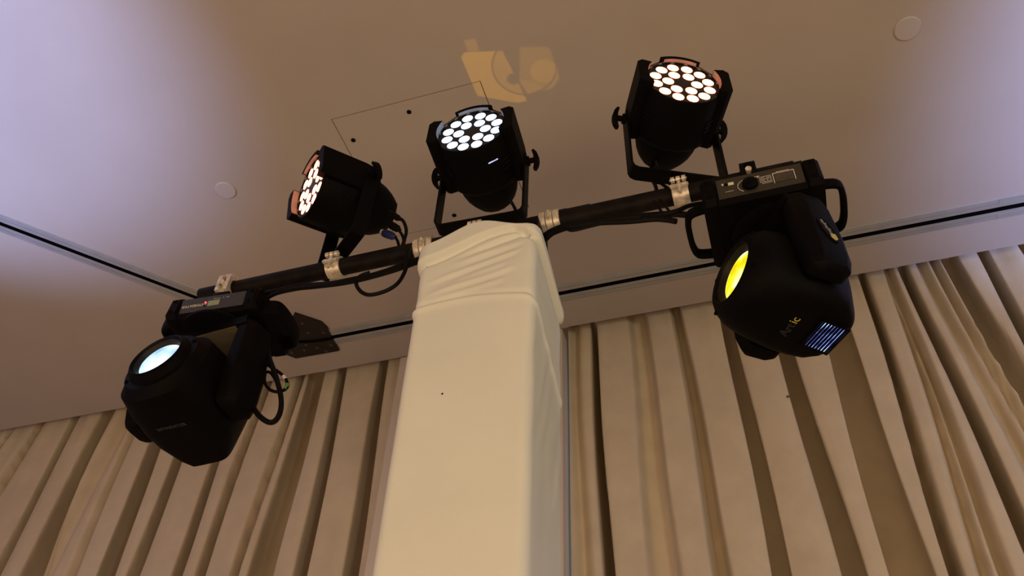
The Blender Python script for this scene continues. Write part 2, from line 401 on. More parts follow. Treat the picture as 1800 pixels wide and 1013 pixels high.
st = MB().lathe([(.006, 0), (.007, -.0006), (0, -.0008)], 9, M=Matrix.Translation((.169, 3.0515, 3.846)))
cr = [o for o in COL.objects if o.name.startswith('curtain')][-1]
st.build('stain', mat('brown_stain', (.16, .10, .035), .9), cr)

# ------------------------------------------------------------------ cloth covered tower
TX0, TX1, TY0, TY1 = -.708, -.410, 1.30, 1.548
def smooth(a, b, x):
    t = max(0., min(1., (x-a)/(b-a))); return t*t*(3-2*t)
def tower():
    t = thing('covered_tower', 'square tower wrapped in cream stretch cloth carrying the pipe', 'tower', ((TX0+TX1)/2, (TY0+TY1)/2, 0))
    cx, cy = (TX0+TX1)/2, (TY0+TY1)/2; rc = .022
    loop = []
    def seg(p, q, n):
        for i in range(n):
            loop.append((p[0]+(q[0]-p[0])*i/n, p[1]+(q[1]-p[1])*i/n))
    def arc(c, a0, n=6):
        for i in range(n):
            a = a0+math.pi/2*i/n
            loop.append((c[0]+rc*math.cos(a), c[1]+rc*math.sin(a)))
    x0, x1, y0, y1 = TX0, TX1, TY0, TY1
    seg((x0+rc, y0), (x1-rc, y0), 80); arc((x1-rc, y0+rc), -math.pi/2)
    seg((x1, y0+rc), (x1, y1-rc), 40); arc((x1-rc, y1-rc), 0)
    seg((x1-rc, y1), (x0+rc, y1), 14); arc((x0+rc, y1-rc), math.pi/2)
    seg((x0, y1-rc), (x0, y0+rc), 40); arc((x0+rc, y0+rc), math.pi)
    def topz(x, y):
        fx = (x-x0)/(x1-x0)
        z = 3.172+.052*math.exp(-((fx-.50)/.30)**2)
        z -= .085*smooth(.02, 1.0, (y-y0)/(y1-y0))*(.5+.5*fx)
        return z
    def crease1(x, y):    # lower fold line
        fx = (x-x0)/(x1-x0); fy = (y-y0)/(y1-y0)
        return 2.955 + .022*math.sin(fx*math.pi*.9+.2) - .02*fx - .14*fy*fx
    def crease2(x, y):
        fx = (x-x0)/(x1-x0); fy = (y-y0)/(y1-y0)
        return 3.122 + .058*smooth(0, .75, fx) - .03*smooth(.8, 1, fx) - .09*fy
    us = [0, .3, .55, .72, .78]+[.78+.22*i/230 for i in range(1, 231)]
    b = bmesh.new(); rows = []
    for u in us:
        row = []
        for x, y in loop:
            z = topz(x, y)*u
            nx = (1 if x > x1-rc*.6 else 0)-(1 if x < x0+rc*.6 else 0); ny = (1 if y > y1-rc*.6 else 0)-(1 if y < y0+rc*.6 else 0)
            nv = Vector((nx, ny, 0)); nv = nv.normalized() if nv.length else Vector((x-cx, y-cy, 0)).normalized()
            fx = (x-x0)/(x1-x0); fy = (y-y0)/(y1-y0)
            d = 0
            c1 = crease1(x, y); dz = z-c1
            d += .0055*math.exp(-(dz/.011)**2) if dz < 0 else .0055*math.exp(-(dz/.004)**2) - .003*math.exp(-((dz-.012)/.008)**2)
            c2 = crease2(x, y); dz2 = z-c2
            d += .014*smooth(-.003, .006, dz2) - .009*math.exp(-((dz2+.007)/.009)**2)
            # a second tuck just under the rolled rim, running up to the north-east corner
            c3 = 3.085 + .085*fx - .02*fy; dz3 = z-c3
            if dz2 < 0: d += .006*smooth(.25, .75, fx)*(smooth(-.003, .004, dz3) - .8*math.exp(-((dz3+.006)/.008)**2))
            # soft diagonal drag lines between the folds
            if c1 < z < c2:
                k = (z-c1)/(c2-c1); w = math.sin(k*math.pi)
                if ny < 0:
                    for zl, zr, f0, f1, am in ((3.040, 3.108, .05, .92, .0040), (3.000, 3.052, .05, .88, .0036), (2.985, 3.018, .10, .80, .0026), (3.075, 3.135, .25, .95, .0032), (3.020, 3.075, .35, .8, .0020)):
                        e = z-(zl+(zr-zl)*fx)
                        d += .75*am*smooth(f0, f0+.25, fx)*(1-smooth(f1-.12, f1, fx))*(math.exp(-(e/.008)**2)-.7*math.exp(-((e+.014)/.010)**2))
                d += .0035*w*noise.noise(Vector((x*6, y*6, z*18-x*9)))
            # faint long pulls on the lower cloth, mostly on the east side
            if z < c1:
                amt = .0032 if nx > 0 else .0006
                d += amt*noise.noise(Vector((x*6, (y-.35*z)*26 if nx > 0 else y*6, z*7+x*8)))
            d += -.004*smooth(.975, 1, u)
            row.append(b.verts.new((x-cx+nv.x*d, y-cy+nv.y*d, z)))
        rows.append(row)
    n = len(loop)
    # roll the cloth over the rim and inwards
    for s, dzz in ((.965, .006), (.90, .008), (.78, .004), (.6, 0.0)):
        row = []
        for (x, y) in loop:
            row.append(b.verts.new(((x-cx)*s, (y-cy)*s, topz(x, y)+dzz)))
        rows.append(row)
    for a, c in zip(rows, rows[1:]):
        for i in range(n): b.faces.new((a[i], a[(i+1) % n], c[(i+1) % n], c[i]))
    b.faces.new(rows[-1])
    mm = MB(); mm.bm.free(); mm.bm = b
    o = mm.build('fabric_cover', CLOTH, t, smooth=0); o.data.polygons.foreach_set('use_smooth', [True]*len(o.data.polygons))
    MB().lathe([(.0022, -.001), (.0022, .0006), (0, .0012)], 8, M=basis((-.045, TY0-cy-.0002, 2.697), (1, 0, 0), (0, -1, 0), (0, 0, 1))).build('speck', SLOT, t)
    return t
tower()

# ------------------------------------------------------------------ pipe
YC, ZP, PR = 1.43, 3.33, .025
pt = thing('pipe', 'long black pipe across the top of the tower carrying all the lights', 'pipe', ((TX0+TX1)/2, YC, ZP))
MB().cyl((-.92, 0, 0), (.78, 0, 0), PR, n=28).build('tube', PIPE, pt)
MB().cyl((.155, 0, 0), (.20, 0, 0), PR+.0035, n=28).cyl((.20, 0, 0), (.262, 0, 0), PR+.0022, n=28).build('sleeve', PIPE, pt)
MB().cyl((.78, 0, 0), (.80, 0, 0), PR-.004, n=24).build('end_plug', RUBBER, pt)
def coupler(x, L):
    b = MB(); n = 20
    for k, (a0, a1) in enumerate(((0, .30), (.33, .66), (.69, 1.0))):
        b.lathe([(PR+.0005, x+L*a0), (PR+.006, x+L*a0), (PR+.007, x+L*a0+.001), (PR+.007, x+L*a1-.001), (PR+.006, x+L*a1), (PR+.0005, x+L*a1)], n, axis='X')
    o = b.build('coupler', SILVER, pt)
    bb = MB().cyl((x+L*.5, -.033, -.016), (x+L*.5, -.033, .004), .0035, n=10).lathe([(.006, .002), (.006, .008), (0, .0085)], 6, axis='Z', M=Matrix.Translation((x+L*.5, -.033, 0)))
    bb.build('bolt', SILVER, o)
coupler(-.235, .055); coupler(.125, .055)
MB().box((0, 0, -.045), (.26, .10, .05), bevel=.004).build('mounting_block', BLACK2, pt)

# ------------------------------------------------------------------ PAR cans
def par_clamp(root, phi, drop):
    # trigger clamp gripping the pipe; pipe axis runs along world X
    Mz = Matrix.Rotation(-phi, 4, 'Z') @ Matrix.Translation((0, 0, -drop))
    w = .021
    b = MB()
    def shell(a0, a1, x0, x1, r0, r1):
        n = 14; po = []
        for i in range(n+1):
            a = a0+(a1-a0)*i/n; po.append((r1*math.cos(a), r1*math.sin(a)))
        for i in range(n, -1, -1):
            a = a0+(a1-a0)*i/n; po.append((r0*math.cos(a), r0*math.sin(a)))
        b.prism(po, x0, x1, 'X', M=Mz)
    shell(R(95), R(352), -w, w, PR+.0006, PR+.006)
    shell(R(5), R(85), -w, w, PR+.0006, PR+.007)
    o = b.build('clamp', SILVER, root)
    tag(o, 'worn silver clamp around the pipe')
    k = MB()
    for x in (-.014, 0, .014):
        k.cyl((x-.005, -.034, .022), (x+.005, -.034, .022), .0085, n=14, M=Mz)
    k.cyl((-.022, -.034, .022), (.022, -.034, .022), .003, n=8, M=Mz)
    k.build('hinge', SILVER, o)
    k = MB().cyl((0, -.036, .012), (0, -.036, -.034), .0042, n=10, M=Mz)
    k.build('bolt', SILVER, o)
    k = MB(); 
    k.prism([(-.024, -.006), (-.021, -.012), (-.008, -.011), (0, -.008), (.008, -.011), (.021, -.012), (.024, -.006), (.018, -.001), (.006, -.003), (0, .001), (-.006, -.003), (-.018, -.001)], -.041, -.033, 'Y', M=Mz)
    k.build('wing_nut', SILVER, o)
    k = MB().box((0, 0, (drop+PR)/2+.003), (.036, .034, drop-PR+.002), M=Mz, bevel=.003)
    k.build('clamp_block', BLACK2, o)
def par(name, label, x, drop, phi, tau, ledmat, leak=False, phase=0.0):
    root = thing(name, label, 'stage light', (x, YC, ZP+drop), phi, 'LED cans on the pipe')
    HP = .25
    T = Matrix.Translation((0, 0, HP)) @ Matrix.Rotation(tau, 4, 'X')
    b = MB(); n = 16
    b.lathe([(.100, .1398), (.1075, .1398), (.1095, .135), (.1115, .03), (.1095, -.008), (.103, -.020), (.0935, -.024), (.0900, -.048), (.081, -.078), (.068, -.103), (.056, -.119), (.050, -.124), (.03, -.127), (0, -.128)], n, phase=.5, cap0=False)
    # inner wall of the rim
    b.lathe([(.100, .1398), (.0995, .1345), (.02, .134), (0, .134)], n, phase=.5, cap0=False)
    for s in (1, -1):                                   # thick side cheeks rising past the rim
        po = []
        for i in range(9):
            a = R(-30+60*i/8); po.append((s*.1005*math.cos(a), .1005*math.sin(a)))
        po += [(s*.113, .056), (s*.1265, .044), (s*.1265, -.044), (s*.113, -.056)]
        rs = []
        for y, k in ((.160, 1.0), (.02, 1.0), (-.028, .93)):
            rs.append([((u if abs(u) < .1 else s*(abs(u)-(1-k)*.05)), y, v*k) for u, v in po])
        b.rings(rs)
    for s in (1,):                                      # lower lip along the top
        po = []
        for i in range(9):
            a = R(90*s-27+54*i/8); po.append((.1005*math.cos(a), .1005*math.sin(a)))
        for i in range(8, -1, -1):
            a = R(90*s-30+60*i/8); po.append((.113*math.cos(a), .113*math.sin(a)))
        b.prism(po, .06, .151, 'Y')
    hs = b.build('housing', BLACK, root, smooth=25, M=T)
    for ang in (40, 140, 220, 320):                     # vent slits on the shoulders
        k = MB()
        for j in range(3):
            Mv = Matrix.Rotation(-R(ang), 4, 'Y') @ Matrix.Translation((.1105, .07-.014*j, 0))
            k.box((0, 0, 0), (.004, .005, .036), M=Mv, bevel=.001, seg=1)
        k.build('vent', BLACK2, hs)
    if leak:
        Mv = Matrix.Rotation(-R(leak), 4, 'Y') @ Matrix.Translation((.1105, .086, 0))
        MB().box((0, 0, 0), (.0035, .002, .030), M=Mv).build('vent_glow', LEAK, hs)
    fp = MB().lathe([(.0985, .134), (.0985, .1365), (0, .1365)], 32).build('lens_plate', FACE, hs)
    MB().rings([[(r_*math.cos(2*math.pi*i/48), y_, r_*math.sin(2*math.pi*i/48)) for i in range(48)] for r_, y_ in ((.0985, .1366), (.0992, .1385), (.0998, .1397), (.1012, .1405))], cap0=False, cap1=False).build('rim_glow_shell', RIM_GLOW, hs)  # grey shell added over the black rim wall to show LED glow
    for i in range(12):
        a = 2*math.pi*(i+.5+phase)/12
        MB().lathe([(.0160, .1364), (.0160, .1371), (.012, .1377), (.006, .1380), (0, .1381)], 18, M=Matrix.Translation((.0755*math.cos(a), 0, .0755*math.sin(a)))).build('led_lens', ledmat, hs)
    for i in range(6):
        a = 2*math.pi*(i+phase)/6
        MB().lathe([(.0160, .1364), (.0160, .1371), (.012, .1377), (.006, .1380), (0, .1381)], 18, M=Matrix.Translation((.040*math.cos(a), 0, .040*math.sin(a)))).build('led_lens', ledmat, hs)
    for a0, top, half in ((0, .1592, 29), (180, .1592, 29), (90, .1502, 27)):    # grey shells added on the black cheeks and lip to show LED glow
        MB().rings([[(.1001*math.cos(R(a0-half+2*half*i/14)), y_, .1001*math.sin(R(a0-half+2*half*i/14))) for i in range(15)] for y_ in (.1406, top)], cap0=False, cap1=False, close=False).build('lip_glow_shell', RIM_GLOW, hs)
    # yoke
    pts = [(-.130, HP+.018), (-.130, .024), (-.125, .010), (-.112, 0.002), (.112, 0.002), (.125, .010), (.130, .024), (.130, HP+.018)]
    inn = [(.124, HP+.018), (.124, .026), (.120, .014), (.109, .008), (-.109, .008), (-.120, .014), (-.124, .026), (-.124, HP+.018)]
    y = MB(); y.prism(pts+inn, -.021, .021, 'Y'); yk = y.build('yoke', BLACK2, root, smooth=20)
    for s in (-1, 1):
        k = MB(); k.cyl((s*.122, 0, 0), (s*.150, 0, 0), .0085, n=14, M=Matrix.Translation((0, 0, HP)))
        k.cyl((s*.130, 0, 0), (s*.136, 0, 0), .015, n=16, M=Matrix.Translation((0, 0, HP)))
        po = [(.146, -.031), (.153, -.033), (.161, -.022), (.165, -.008), (.165, .008), (.161, .022), (.153, .033), (.146, .031), (.150, .014), (.150, -.014)]
        k.prism([(s*u, v) for u, v in po], -.008, .008, 'Y', M=Matrix.Translation((0, 0, HP)) @ Matrix.Rotation(R(-25), 4, 'X'))
        k.build('knob', BLACK, root, smooth=30)
    # rear sockets
    MB().cyl((.03, -.108, .02), (.034, -.132, .022), .013, n=14).build('socket', RUBBER, hs)
    MB().cyl((-.03, -.108, .012), (-.034, -.130, .012), .013, n=14).build('socket', RUBBER, hs)
    par_clamp(root, phi, drop)
    return root
par('stage_light', 'black LED can with white-blue lit lenses on top of the tower', -.612, .055, R(182.7), R(1.9), LED_COOL, leak=240, phase=0.0)
par('stage_light', 'black LED can with warm lit lenses on the right arm of the pipe', -.061, .062, R(204.8), R(0.3), LED_WARM)
par('stage_light', 'black LED can turned edge-on with orange rim glow on the left arm', -1.04, .045, R(142.3), R(-9.2), LED_WARM)

# ------------------------------------------------------------------ moving heads
def superring(y, hx, hz, e, n=40, zo=0.0, flat=None):
    out = []
    for i in range(n):
        a = 2*math.pi*(i+.5)/n; c, s = math.cos(a), math.sin(a)
        x = hx*math.copysign(abs(c)**(2/e), c); z = hz*math.copysign(abs(s)**(2/e), s)+zo
        if flat is not None: z = max(z, flat)
        out.append((x, y, z))
    return out
def hook_clamp(base, x, ztop, material, label):
    # thick hook wrapped over the pipe, open slot and bolt at its front
    Mz = Matrix.Translation((x, 0, ztop)); w = .019; b = MB()
    po = [(-.040, -PR-.012), (-.040, .020), (-.030, .036), (-.008, .0405), (.014, .037), (.032, .022), (.036, 0), (.032, -.012), (.0262, -.010), (.0262, .006), (.020, .0165), (.004, .0262), (-.012, .0235), (-.0245, .0105), (-.027, -.006), (-.022, -.0185), (-.012, -.0258), (.004, -.0268), (.018, -.0268), (.022, -PR-.012)]
    for s0, s1 in ((-w, -w*.42), (w*.42, w)): b.prism(po, s0, s1, 'X', M=Mz)
    bk = [(-.030, -PR-.012), (-.030, .0), (-.0275, .0), (-.027, -.006), (-.022, -.0185), (-.012, -.0258), (.004, -.0268), (.018, -.0268), (.022, -PR-.012)]
    b.prism(bk, -w*.43, w*.43, 'X', M=Mz)
    top = [(-.030, .036), (-.008, .0405), (.014, .037), (.010, .027), (.004, .0265), (-.012, .0237), (-.028, .026)]
    b.prism(top, -w*.43, w*.43, 'X', M=Mz)
    o = b.build('clamp', material, base, smooth=25); tag(o, label)
    MB().cyl((0, -.046, -.010), (0, -.028, -.006), .0078, n=12, M=Mz).build('bolt', SILVER, o)
    MB().box((x, 0, ztop-PR-.022), (.05, .06, .022), bevel=.003).build('clamp_foot', BLACK2, o)
    return o
def handle(base, s, L2, z, dy=0.0, out=.042, hz=.030, wy=.075):
    pts = [(s*(L2-.004), -wy+dy), (s*(L2+out*.75), -wy+.008+dy), (s*(L2+out), -wy*.55+dy), (s*(L2+out*1.05), dy), (s*(L2+out), wy*.55+dy), (s*(L2+out*.75), wy-.008+dy), (s*(L2-.004), wy+dy)]
    P = [Vector((u, v, z)) for u, v in pts]
    b = MB(); rs = []
    Q = []
    for i in range(len(P)-1):
        a, c, d, e = P[max(i-1, 0)], P[i], P[i+1], P[min(i+2, len(P)-1)]
        for k in range(5):
            t = k/5; Q.append(0.5*((2*c)+(d-a)*t+(2*a-5*c+4*d-e)*t*t+(3*c-a-3*d+e)*t**3))
    Q.append(P[-1])
    for i, p in enumerate(Q):
        t = (Q[min(i+1, len(Q)-1)]-Q[max(i-1, 0)]).normalized(); nn = Vector((t.y, -t.x, 0))
        th = .0075
        ring = []
        for k in range(12):
            a = 2*math.pi*k/12
            ring.append(p+nn*(th*math.copysign(abs(math.cos(a))**.7, math.cos(a)))+Vector((0, 0, hz/2*math.copysign(abs(math.sin(a))**.7, math.sin(a)))))
        rs.append(ring)
    b.rings(rs); return b.build('handle', BLACK, base, smooth=40)
def moving_head(name, label, bx, by, zb, brot, hb, Lb, Db, piv, phi, tau, sc, kind):
    root = thing(name, label, 'moving light', (bx, by, ZP), brot, 'moving heads hanging from the pipe')
    z0 = zb-ZP                                           # underside of the base, local
    L2, D2 = Lb/2, Db/2
    # base: hollowed front between two end caps
    b = MB()
    prof = [(-D2+.012, hb), (-D2, hb-.012), (-D2-.004, .012), (-D2+.010, 0), (D2-.012, 0), (D2, .012), (D2, hb-.012), (D2-.012, hb)]
    pin = [(-D2+.016, hb-.002), (-D2+.010, hb-.014), (-D2+.006, .016), (-D2+.014, .001), (D2-.014, .001), (D2-.002, .012), (D2-.002, hb-.014), (D2-.014, hb-.002)]
    ec = .036
    def ring(x, p, k=1.0): return [(x, (u*k), z0+hb/2+(v-hb/2)*k) for u, v in p]
    b.rings([ring(-L2, prof, .93), ring(-L2+.008, prof), ring(-L2+ec-.004, prof), ring(-L2+ec, pin)])
    b.rings([ring(L2-ec, pin), ring(L2-ec+.004, prof), ring(L2-.008, prof), ring(L2, prof, .93)])
    b.rings([ring(-L2+ec-.001, pin), ring(L2-ec+.001, pin)])
    base = b.build('base', BLACK, root, smooth=28)
    # screws on the end caps
    for s in (-1, 1):
        for zz in (.018, hb-.020):
            MB().lathe([(.0055, 0), (.0045, -.0015), (0, -.0015)], 10, M=basis((s*(L2-ec*.52), -D2-.0042+(.0025 if zz > .03 else 0), z0+zz), (1, 0, 0), (0, 1, 0), (0, 0, 1))).build('screw', SLOT, base)
    lean = math.atan2(.004, hb-.03)
    Mp = basis((0, -D2+.0065, z0+hb/2), (1, 0, 0), (0, -math.sin(lean), math.cos(lean)), (0, -math.cos(lean), -math.sin(lean)))   # panel frame: x along, y up, z out
    pw, ph = Lb-2*ec-.006, hb-.030
    pn = MB().box((0, 0, .0012), (pw, ph, .0025), M=Mp).build('control_panel', PANEL, base, smooth=0)
    if kind == 'spot':
        dw = .047
        MB().box((.055, .000, .0028), (.040, .028, .002), M=Mp).build('display', SCREEN_A, base, smooth=0)
        f = MB()
        f.box((.055, .0155, .0032), (dw, .0016, .0016), M=Mp); f.box((.055-dw/2, 0, .0032), (.0016, .032, .0016), M=Mp); f.box((.055+dw/2, 0, .0032), (.0016, .032, .0016), M=Mp)
        f.build('display_border', PRINT, base, smooth=0)
        MB().lathe([(.0185, 0), (.0175, .010), (.012, .013), (0, .0135)], 24, axis='Z', M=Mp @ Matrix.Translation((-.022, -.004, .002))).lathe([(.003, .0), (.003, .015)], 8, axis='Z', M=Mp @ Matrix.Translation((-.028, -.010, .002))).build('dial', BLACK, base)
        p = MB()
        for i in range(9):
            a0 = R(115+i*13.5); a1 = R(115+(i+1)*13.5)
            p.box((0, 0, 0), (.0052, .0012, .0008), M=Mp @ Matrix.Translation((-.026+.024*math.cos((a0+a1)/2), -.004+.021*math.sin((a0+a1)/2), .0032)) @ Matrix.Rotation((a0+a1)/2+math.pi/2, 4, 'Z'))
        p.build('dial_scale', PRINT, base, smooth=0)
        MB().box((-.083, .014, .0032), (.004, .006, .001), M=Mp).build('indicator', WHITE, base, smooth=0)
        MB().box((-.036, .012, .0032), (.0035, .0035, .001), M=Mp).build('indicator', WHITE, base, smooth=0)
        MB().box((-.064, .012, .0032), (.013, .009, .001), M=Mp).build('sticker', LABELW, base, smooth=0)
        MB().lathe([(.0045, .001), (.0035, .003), (0, .003)], 12, axis='Z', M=Mp @ Matrix.Translation((-.075, .012, .002))).build('button', RUBBER, base)
        q = MB()
        for j in range(6):
            for i in range(7):
                if random.random() < .85:
                    q.box((.002+i*.0040, .013-j*.0045, .0030), (.0030+random.random()*.0008, .0012, .0005), M=Mp)
        q.box((-.004, .018, .003), (.012, .0012, .0005), M=Mp); q.box((-.002, .0155, .003), (.004, .003, .0005), M=Mp)
        for i in range(6): q.box((.042+i*.005, .0195, .003), (.0035, .0012, .0005), M=Mp)
        for i in range(4): q.box((-.078+i*.005, -.012, .003), (.0035, .0014, .0005), M=Mp)
        q.build('panel_print', PRINT, base, smooth=0)
    else:
        MB().box((.004, -.002, .0028), (.034, .017, .002), M=Mp).build('display', SCREEN_B, base, smooth=0)
        MB().lathe([(.0030, .001), (.0026, .0040), (0, .0045)], 12, axis='Z', M=Mp @ Matrix.Translation((-.020, .002, .002))).build('indicator_light', REDLED, base)
        MB().lathe([(.0026, .001), (.0022, .003), (0, .003)], 10, axis='Z', M=Mp @ Matrix.Translation((-.022, -.007, .002))).build('button', RUBBER, base)
        text('lettering', 'INTIMIDATOR', .0115, PRINT, base, Mp @ Matrix.Translation((-.055, -.002, .0028)) @ Matrix.Rotation(math.pi, 4, 'Z'))
        q = MB()
        for i in range(5): q.box((.002+i*.0042, .0125, .0028), (.0032, .0011, .0005), M=Mp)
        q.box((.030, .0125, .0028), (.003, .0011, .0005), M=Mp)
        for i in range(3): q.box((.039+i*.0035, .0125, .0028), (.0028, .0011, .0005), M=Mp)
        q.build('panel_print', PRINT, base, smooth=0)
    for s in (-1, 1): handle(base, s, L2, z0+hb*.42, .01, hz=.030 if kind == 'spot' else .05)
    if kind == 'spot':
        MB().box((0, -.005, z0+hb+.006), (.235, .10, .014), bevel=.003).build('top_plate', BLACK2, base)
        hook_clamp(base, -.012, 0, BLACK2, 'black hook clamp over the pipe with silver bolt')
    else:
        hook_clamp(base, -.050, 0, SILVER, 'bare aluminium hook clamp over the pipe')
        MB().box((.0, .0, z0+hb+.006), (.235, .10, .014), bevel=.003).build('top_plate', BLACK2, base)
    # yoke, turned on the pan bearing
    Rinv = Matrix.Rotation(-brot, 4, 'Z')
    pl = Rinv @ (Vector(piv)-Vector((bx, by, ZP)))
    Y = Matrix.Translation(pl) @ Matrix.Rotation(phi-brot, 4, 'Z')
    gap = zb-piv[2]                                      # pivot to underside of base
    k = sc; y = MB()
    y.lathe([(.088*k, gap-.0005), (.092*k, gap-.006), (.092*k, gap-.013), (.080*k, gap-.016)], 32, axis='Z')
    ct = gap-.016
    y.rings([[(-.128*k, -.050*k, ct-.032), (-.128*k, .050*k, ct-.032), (-.120*k, .045*k, ct), (-.120*k, -.045*k, ct)], [(.128*k, -.050*k, ct-.032), (.128*k, .050*k, ct-.032), (.120*k, .045*k, ct), (.120*k, -.045*k, ct)]])
    yoke = y.build('yoke', BLACK, root, smooth=25, M=Y)
    for s in (-1, 1):
        a = MB(); rs = []
        # (z, half width, inner x, outer x)
        for z, hw, xi, xo, ch in ((-.062*k, .030*k, .116*k, .148*k, .010), (-.052*k, .044*k, .112*k, .158*k, .014), (-.020*k, .053*k, .110*k, .163*k, .018), (.055*k, .055*k, .110*k, .163*k, .020), (.13*k, .052*k, .109*k, .158*k, .020), (ct-.02, .046*k, .106*k, .146*k, .016), (ct, .036*k, .100*k, .126*k, .010)):
            rs.append([(s*xi, -hw, z), (s*xi, hw, z), (s*(xo-ch), hw, z), (s*xo, hw-ch*1.3, z), (s*xo, -hw+ch*1.3, z), (s*(xo-ch), -hw, z)])
        a.rings(rs); a.bevel(.003, 2, 25)
        arm = a.build('arm', BLACK, yoke, smooth=30)
        MB().cyl((s*.095*k, 0, 0), (s*.113*k, 0, 0), .034*k, n=24).build('tilt_hub', BLACK2, yoke)
        if kind == 'spot' and s < 0:
            # oval maker's emblem on the outer face
            E = basis((-.1634*k, .000, .045), (0, -.40, -.9165), (0, .9165, -.40), (-1, 0, 0)) @ Matrix.Scale(1.25, 4)
            e = MB(); ov = [(.030*math.cos(2*math.pi*i/28), .0115*math.sin(2*math.pi*i/28)) for i in range(28)]
            e.rings([[(u*1.0, v, 0) for u, v in ov], [(u*1.0, v, .0022) for u, v in ov], [(u*.93, v*.86, .0022) for u, v in ov], [(u*.93, v*.86, .0012) for u, v in ov]], M=E)
            e.build('emblem', BLACK2, yoke)
            w = MB()
            for i in range(8): w.box((-.022+i*.0045, .0005+.0012*math.sin(i*2.1), .0020), (.0034, .0042+.0012*(i % 3), .0012), M=E)
            w.build('emblem_script', EMB, yoke, smooth=0)
            MB().prism([(.012, -.006), (.024, -.004), (.026, .003), (.018, .007), (.011, .004)], .0012, .0026, 'Z', M=E).build('emblem_mark', YELLOW, yoke, smooth=0)
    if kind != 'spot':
        MB().box((0, 0, ct-.0335), (.19*k, .092*k, .003)).build('lit_inner_face', LIT_OLIVE, yoke, smooth=0)  # sheet under the crossbar carrying the painted warm light
    # head
    T = Matrix.Translation(pl) @ Matrix.Rotation(phi-brot, 4, 'Z') @ Matrix.Rotation(tau, 4, 'X') @ Matrix.Scale(sc, 4)
    h = MB(); N = 48
    if kind == 'spot':
        secs = [(.120, .0610, .0610, 2, 0), (.134, .0690, .0690, 2, 0), (.139, .074, .074, 2, 0), (.139, .086, .086, 2, 0), (.128, .098, .098, 2.05, 0), (.108, .108, .107, 2.2, 0), (.085, .109, .107, 2.6, 0), (.05, .108, .104, 3.2, 0), (.0, .107, .098, 4.2, 0), (-.045, .105, .092, 5, .002), (-.08, .094, .088, 5.5, .0), (-.104, .072, .085, 5.5, -.001), (-.118, .058, .078, 5, 0), (-.125, .050, .066, 4, 0)]
    else:
        secs = [(.138, .0545, .0545, 2, 0), (.150, .060, .060, 2, 0), (.154, .066, .066, 2, 0), (.149, .073, .073, 2, 0), (.136, .077, .077, 2, 0), (.134, .090, .089, 2.1, 0), (.120, .098, .097, 2.3, 0), (.112, .108, .103, 2.6, 0), (.06, .110, .102, 3.4, 0), (.0, .110, .095, 4.5, 0), (-.05, .103, .088, 5.5, .0), (-.10, .075, .085, 6, -.002), (-.122, .058, .082, 6, -.002), (-.128, .048, .070, 5, 0)]
    h.rings([superring(y_, hx, hz, e, N, zo) for y_, hx, hz, e, zo in secs], cap0=True)
    head = h.build('head', BLACK, root, smooth=28, M=T)
    rl = secs[0][1]-.002; yl = secs[0][0]
    yr = secs[1][0]-.012; k_ = secs[2][1]/.074
    MB().lathe([(rl, yl+.0005), (rl*.92, yl+.004), (rl*.6, yl+.009), (rl*.3, yl+.011), (0, yl+.012)], 32).build('lens', LENS_Y if kind == 'spot' else LENS_W, head, smooth=60)
    MB().lathe([(k_*.0690, yr+.006), (k_*.0725, yr+.010), (k_*.0745, yr+.0180), (k_*.0720, yr+.0190), (k_*.069, yr+.015), (k_*.0675, yr+.010)], 40, cap0=False, cap1=False).build('lens_ring', BLACK2, head)
    (y0_, r0_), (y1_, r1_) = (secs[0][0]+.001, secs[0][1]-.0008), (secs[1][0]+.001, secs[1][1]-.0008)
    MB().rings([[(r_*math.cos(2*math.pi*i/40), y_, r_*math.sin(2*math.pi*i/40)) for i in range(40)] for y_, r_ in ((y0_, r0_), (y1_, r1_))], cap0=False, cap1=False).build('lens_tube', TUBE, head)
    for a in (35, 145, 215, 325):
        ca, sa = math.cos(R(a)), math.sin(R(a))
        MB().lathe([(.0055, .002), (.005, -.003), (0, -.003)], 10, M=basis((.0945*ca, .1335, .0945*sa) if kind == 'spot' else (.085*ca, .1345, .085*sa), (1, 0, 0), (0, 1, 0), (0, 0, 1))).build('screw', SLOT, head)
    # lettering and vent on the underside; text frame: x across, y towards the lens, z out (down)
    def under(x, y_, z): return basis((x, y_, z), (-1, 0, 0), (0, 1, 0), (0, 0, -1))
    if kind == 'spot':
        zu = -.0995
        U = under(0, .0, -.0985) @ Matrix.Rotation(R(4), 4, 'X')
        text('lettering', 'Art', .027, GREYPRINT, head, U @ Matrix.Translation((.010, .004, .0015)), outline=.0005, align='RIGHT')
        tt = text('lettering', 'ic', .027, YELLOW, head, U @ Matrix.Translation((.013, .004, .001)), align='LEFT'); tag(tt, 'yellow filled lettering')
        VM = under(-.003, -.078, -.0885) @ Matrix.Rotation(R(3.2), 4, 'X')
        MB().box((0, 0, .0002), (.078, .060, .001), M=VM).build('lamp_house', LAMPHOUSE, head, smooth=0)
        fr = MB()
        fr.box((0, .0315, .002), (.086, .004, .005), M=VM); fr.box((0, -.0315, .002), (.086, .004, .005), M=VM); fr.box((.041, 0, .002), (.004, .066, .005), M=VM); fr.box((-.041, 0, .002), (.004, .066, .005), M=VM)
        fr.build('vent_frame', BLACK, head, smooth=0)
        for i in range(8):
            MB().box((0, -.0255+i*.0073, .003), (.080, .0036, .004), M=VM @ Matrix.Identity(4)).build('vent_slat', BLACK, head, smooth=0)
    else:
        text('lettering', 'INTIMIDATOR', .0125, GREYPRINT, head, under(.0, .018, -.0975) @ Matrix.Rotation(R(5), 4, 'X') @ Matrix.Translation((0, 0, .0005)))
    return root
moving_head('moving_head', 'black moving head with yellow lit lens and blue glowing rear vent', .124, 1.43, 3.142, 0.0, .095, .272, .22, (.131, 1.44, 2.925), R(127), R(9.5), 1.0, 'spot')
